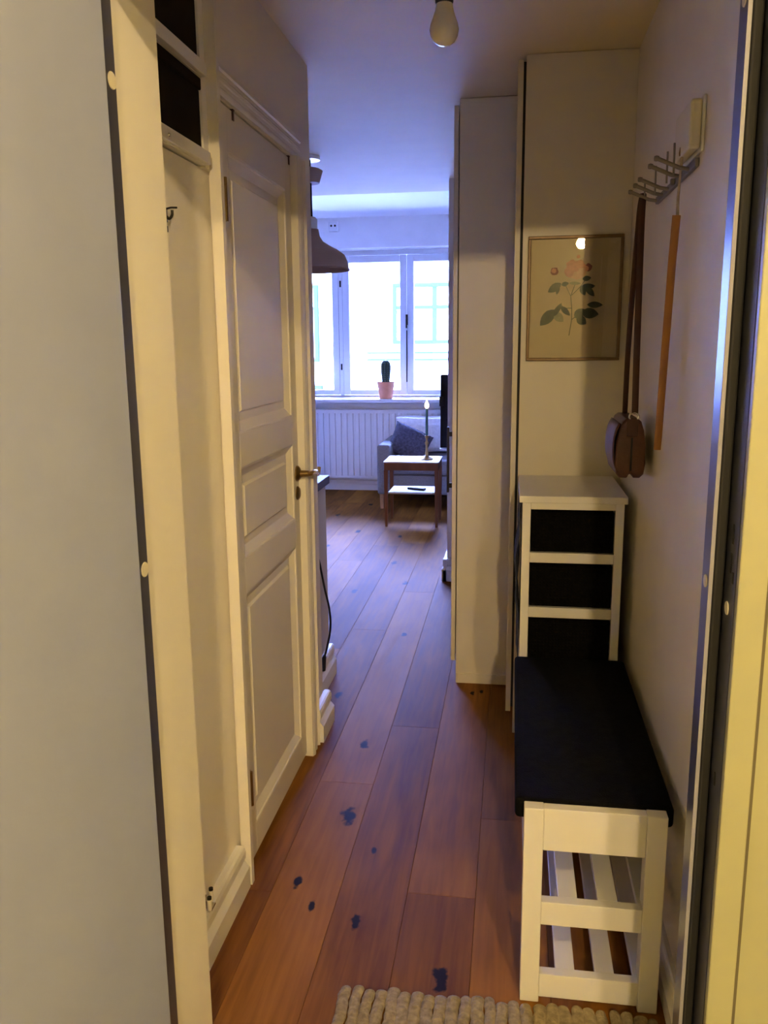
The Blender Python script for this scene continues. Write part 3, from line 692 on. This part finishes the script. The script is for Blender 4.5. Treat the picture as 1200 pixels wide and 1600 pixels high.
def disc(px, py, r, mi, n=14, wob=.12, sq=1.0):
    c = uv(px, py); ph = px
    blob([(c[0] + r * (1 + wob * math.sin(5 * a + ph)) * math.cos(a), c[1] + r * sq * (1 + wob * math.cos(4 * a + ph)) * math.sin(a)) for a in [2 * math.pi * j / n for j in range(n)]], mi)
def stem(pts, wd, mi):
    Q = [Vector(uv(*p)) for p in pts]
    for a, c in zip(Q[:-1], Q[1:]):
        nrm = Vector((-(c - a).y, (c - a).x)).normalized() * wd
        blob([tuple(a + nrm), tuple(a - nrm), tuple(c - nrm), tuple(c + nrm)], mi)
stem([(555, 1045), (575, 900), (572, 780), (560, 680), (600, 560)], .0012, 4)
stem([(560, 680), (515, 590), (480, 555)], .001, 4); stem([(570, 670), (640, 600), (690, 530)], .001, 4); stem([(572, 790), (500, 790), (470, 750)], .001, 4); stem([(572, 900), (620, 860)], .001, 4)
leaf(470, 560, 350, 640, .26, 4); leaf(450, 580, 430, 665, .2, 4); leaf(470, 575, 540, 560, .3, 4); leaf(540, 560, 650, 565, .14, 5)
leaf(640, 600, 780, 590, .2, 4); leaf(650, 590, 690, 675, .3, 4); leaf(690, 590, 775, 685, .22, 4); leaf(660, 525, 740, 515, .3, 4)
leaf(710, 760, 855, 765, .2, 4); leaf(660, 830, 820, 850, .3, 4); leaf(600, 880, 690, 800, .36, 4); leaf(620, 870, 710, 940, .36, 4)
leaf(420, 800, 285, 950, .26, 4); leaf(410, 830, 500, 915, .32, 5); leaf(400, 870, 480, 740, .16, 4); leaf(470, 770, 560, 860, .2, 4)
disc(405, 450, .013, 3); disc(400, 445, .008, 2); disc(710, 420, .0125, 3); disc(690, 430, .009, 2); disc(618, 322, .006, 2)
disc(595, 440, .034, 1, 20, .08, .9); disc(560, 400, .018, 2, 14); disc(630, 400, .018, 2, 14); disc(595, 470, .02, 1, 14); disc(540, 460, .016, 2, 14); disc(650, 465, .015, 1, 14); disc(595, 425, .012, 2, 12)
mb.build('print', [PAPER, PINKL, PINK, MAUVE, LEAFI, LEAFP], pic, local=True)
boxes((-HW + fw, HW - fw, -.0095, -.0080, fw, HH - fw)).build('glass', PICGLASS, pic, local=True)

# ---- coat rack, bag, shoehorn, door chime on right wall
rk = thing('coat_rack', (XR, 2.17, 1.79), 'metal coat rack with slanted pegs on the right wall', 'coat rack')
boxes((XR - .010, XR - .0005, 1.93, 2.43, 1.782, 1.800)).build('rail', RACKM, rk, bevel=.002)
PEGS = (2.409, 2.317, 2.234, 2.154, 2.074, 1.990)
for i, y in enumerate(PEGS):
    if i == 3:
        boxes((XR - .02, XR - .010, y - .006, y + .006, 1.784, 1.798)).build('bolt', RACKM, rk, bevel=.002); continue
    mb = MB(); mb.tube([(XR - .009, y, 1.788), (XR - .03, y, 1.792), (.296, y, 1.812)], .0045, 10); mb.lathe([(0, -.006), (.005, -.005), (.0062, 0), (.005, .005), (0, .006)], (.2945, y, 1.8123), 12, 'X')
    pg = mb.build('peg', RACKM, rk)
    if i in (0, 2, 4, 5):
        mb = MB(); mb.tube([(.331, y, 1.775), (.330, y, 1.842)], .0022, 8); mb.build('prong', RACKM, pg)
# bag: end towards us; its height is a little under its width
bag = thing('handbag', (.313, 2.40, 1.071), 'small brown leather crossbody bag hanging from the coat rack', 'bag')
mb = MB(); rings = []
for k, y in enumerate((-.105, -.10, -.06, 0, .06, .10, .105)):
    sc = .90 if k in (0, 6) else 1
    half = [(-.018, .158), (-.030, .150), (-.040, .125), (-.0475, .085), (-.050, .04), (-.044, .010), (-.034, .0), (-.010, .0), (-.004, .010), (.004, .010), (.010, .0), (.030, .0), (.042, .010), (.047, .04), (.045, .085), (.038, .125), (.028, .150), (.018, .158)]
    rings.append([(x * sc * .82, y, .079 + (z - .079) * sc) for x, z in half])
mb.rings(rings); mb.build('body', LEATHER, bag, local=True, bevel=.002, sharp=.9)
boxes((-.014, .014, -.1105, -.1058, .112, .158)).build('tab', LEATHERS, bag, local=True, bevel=.0015)
boxes((-.0025, .0025, -.1075, -.1056, .02, .108)).build('gusset_fold', RUBBER, bag, local=True)
mb = MB(); mb.rings([[(.002 + (.012 + .0025 * math.cos(b)) * math.cos(a), -.108 + .0025 * math.sin(b), .163 + (.010 + .0025 * math.cos(b)) * math.sin(a)) for b in [2 * math.pi * j / 8 for j in range(8)]] for a in [2 * math.pi * j / 20 for j in range(20)]], closed=True)
mb.build('ring', CHROME, bag, local=True)
mb = MB(); mb.grid(lambda u, v: (-.0425 - .003 * math.sin(math.pi * v) + .012 * abs(2 * v - 1) ** 3, -.098 + .196 * u, .012 + .132 * v), 8, 10); mb.build('flap', LEATHER, bag, local=True, solid=.003)
mb = MB(); st = [(.004, -.108, .170), (.006, -.07, .35), (.012, .0, .66), (.014, .009, .728), (.0135, .014, .735), (.012, .018, .728), (.008, .03, .66), (.001, .06, .35), (.001, .07, .158)]
mb.tube(cr(st, 6), .0085, 8, flat=.28, up=(1, 0, 0)); mb.build('strap', LEATHERS, bag, local=True)
sh = thing('shoehorn', (.343, 2.032, 1.17), 'long tan shoehorn hanging by a beige cord from the coat rack', 'shoehorn')
mb = MB(); mb.tube([(.349, 2.03, 1.70), (.345, 2.03, 1.60), (.340, 2.03, 1.40), (.336, 2.03, 1.22), (.335, 2.03, 1.18)], lambda k: .0092 - .0012 * k, 12, flat=.4, up=(1, 0, 0)); mb.build('blade', TANW, sh)
mb = MB(); lp = [(.352, 2.030, 1.695), (.3505, 2.028, 1.74), (.347, 1.996, 1.806), (.346, 1.990, 1.8095), (.346, 1.984, 1.804), (.350, 2.032, 1.74), (.350, 2.031, 1.695)]
mb.tube(cr(lp, 5), .0025, 8); mb.build('cord', CORD, sh)
mb = MB(); mb.lathe([(0, -.008), (.006, -.007), (.0065, .0), (.005, .010), (0, .014)], (.346, 1.989, 1.822), 12); mb.build('knot', BRASSD, sh)
ch = thing('door_chime', (XR, 1.985, 1.835), 'ivory plastic door chime box high on the right wall', 'door chime')
boxes((XR - .006, XR - .0005, 1.892, 2.073, 1.806, 1.912)).build('back_plate', PLASTW, ch, bevel=.002)
boxes((XR - .030, XR - .0062, 1.898, 2.066, 1.811, 1.907)).build('cover', PLAST, ch, bevel=.006, segs=3)

# ---- rug in the entry
rug = MB(); random.seed(3)
ny = 60
cols = 26; x0r, x1r, y0r, y1r = -.356, .335, .75, 1.628
wc = (x1r - x0r) / cols
for c in range(cols):
    xc = x0r + wc * (c + .5); jit = random.uniform(-.006, .010); ph = random.random() * 6
    top = y1r + jit; pts = []
    n = 64
    rings_ = []
    ys = [(y0r + (top - .012 - y0r) * i / n, 1.0) for i in range(n + 1)] + [(top - .012 + .012 * math.sin(q), math.cos(q)) for q in (.35, .7, 1.0, 1.25, 1.45)]
    rnd = random.uniform(.85, 1.1)
    for y, e_ in ys:
        tw = math.sin(y * 2 * math.pi / .024 + ph)
        r = wc * .52 * rnd * (1 + .10 * tw) * e_
        xx = xc + .0020 * math.sin(y * 60 + ph) + jit * .15
        rings_.append([(xx + r * math.cos(a), y, .0082 + .0072 * rnd * (1 + .22 * tw) * e_ * math.sin(a)) for a in [2 * math.pi * j / 10 for j in range(10)]])
    rug.rings(rings_)
tag(rug.build('woven_rug', JUTE), 'braided beige jute rug on the floor at the entry', 'rug')

# ---- cactus, outlet by window
po_ = thing('cactus_pot', (-1.205, 8.09, .905), 'terracotta pot with a column cactus on the window sill', 'potted cactus')
mb = MB(); mb.lathe([(0, 0), (.060, 0), (.064, .003), (.075, .104), (.079, .106), (.084, .160), (.078, .160), (.076, .145), (0, .145)], (0, 0, .0005), 32); mb.build('pot', TERRA, po_, local=True)
mb = MB(); mb.lathe([(0, .143), (.0735, .143), (.0735, .149), (0, .152)], (0, 0, .0005), 20); mb.build('soil', SOIL, po_, local=True)
mb = MB(); mb.lathe([(.032, .148), (.036, .19), (.042, .25), (.044, .30), (.040, .335), (.026, .356), (.006, .364)], (0, 0, 0), 72, ribs=12, rib=.10); ca = mb.build('cactus', CACT, po_, local=True, sharp=2.0)
mb = MB()
for i in range(12):
    a = 2 * math.pi * i / 12
    for j in range(9):
        z = .17 + j * .02; r = .040 + .006 * math.sin((z - .15) / .2 * 3); p = Vector((r * math.cos(a), r * math.sin(a), z))
        for q in (-.5, 0, .5):
            mb.tube([p, p + Vector((math.cos(a + q) * .012, math.sin(a + q) * .012, .003))], .0007, 4, r2=.0002)
sp = mb.build('spines', SPINE, ca, local=True); sp['kind'] = 'stuff'
wo = thing('lamp_outlet', (-1.70, WIN_Y, 2.505), 'white double outlet high on the wall above the window', 'outlet')
boxes((-.045, .045, -.022, -.0005, -.045, .045)).build('housing', PLASTW, wo, local=True, bevel=.004)
for x in (-.018, .018):
    mb = MB(); mb.lathe([(0, 0), (.010, 0), (.010, -.002), (0, -.002)], (x, -.0222, .008), 14, 'Y'); mb.build('socket_hole', RUBBER, wo, local=True)

# ---- stairwell lamp (the warm light of the picture, mirrored in the picture glass)
def stair_lamp(loc, drop, label, mt):
    sl = thing('stairwell_lamp', loc, label, 'ceiling lamp', 'opal globe lamps on the landing')
    mb = MB(); mb.lathe([(.0, -.046), (.018, -.0425), (.033, -.032), (.043, -.016), (.046, 0), (.043, .016), (.033, .032), (.018, .0425), (0, .046)], (0, 0, 0), 24); mb.build('globe', mt, sl, local=True)
    mb = MB(); mb.tube([(0, 0, .045), (0, 0, drop - .03)], .008, 8); mb.lathe([(0, drop - .03), (.05, drop - .03), (.05, drop - .002), (0, drop - .002)], (0, 0, 0), 20); mb.build('rod', IRON, sl, local=True)
stair_lamp((.40, -2.25, 2.25), .37, 'lit opal globe lamp at the back of the stairwell, mirrored in the picture glass', LAMPM)
stair_lamp((.60, -.45, 2.46), .16, 'lit opal globe lamp close under the stairwell ceiling by the entry', LAMPN)
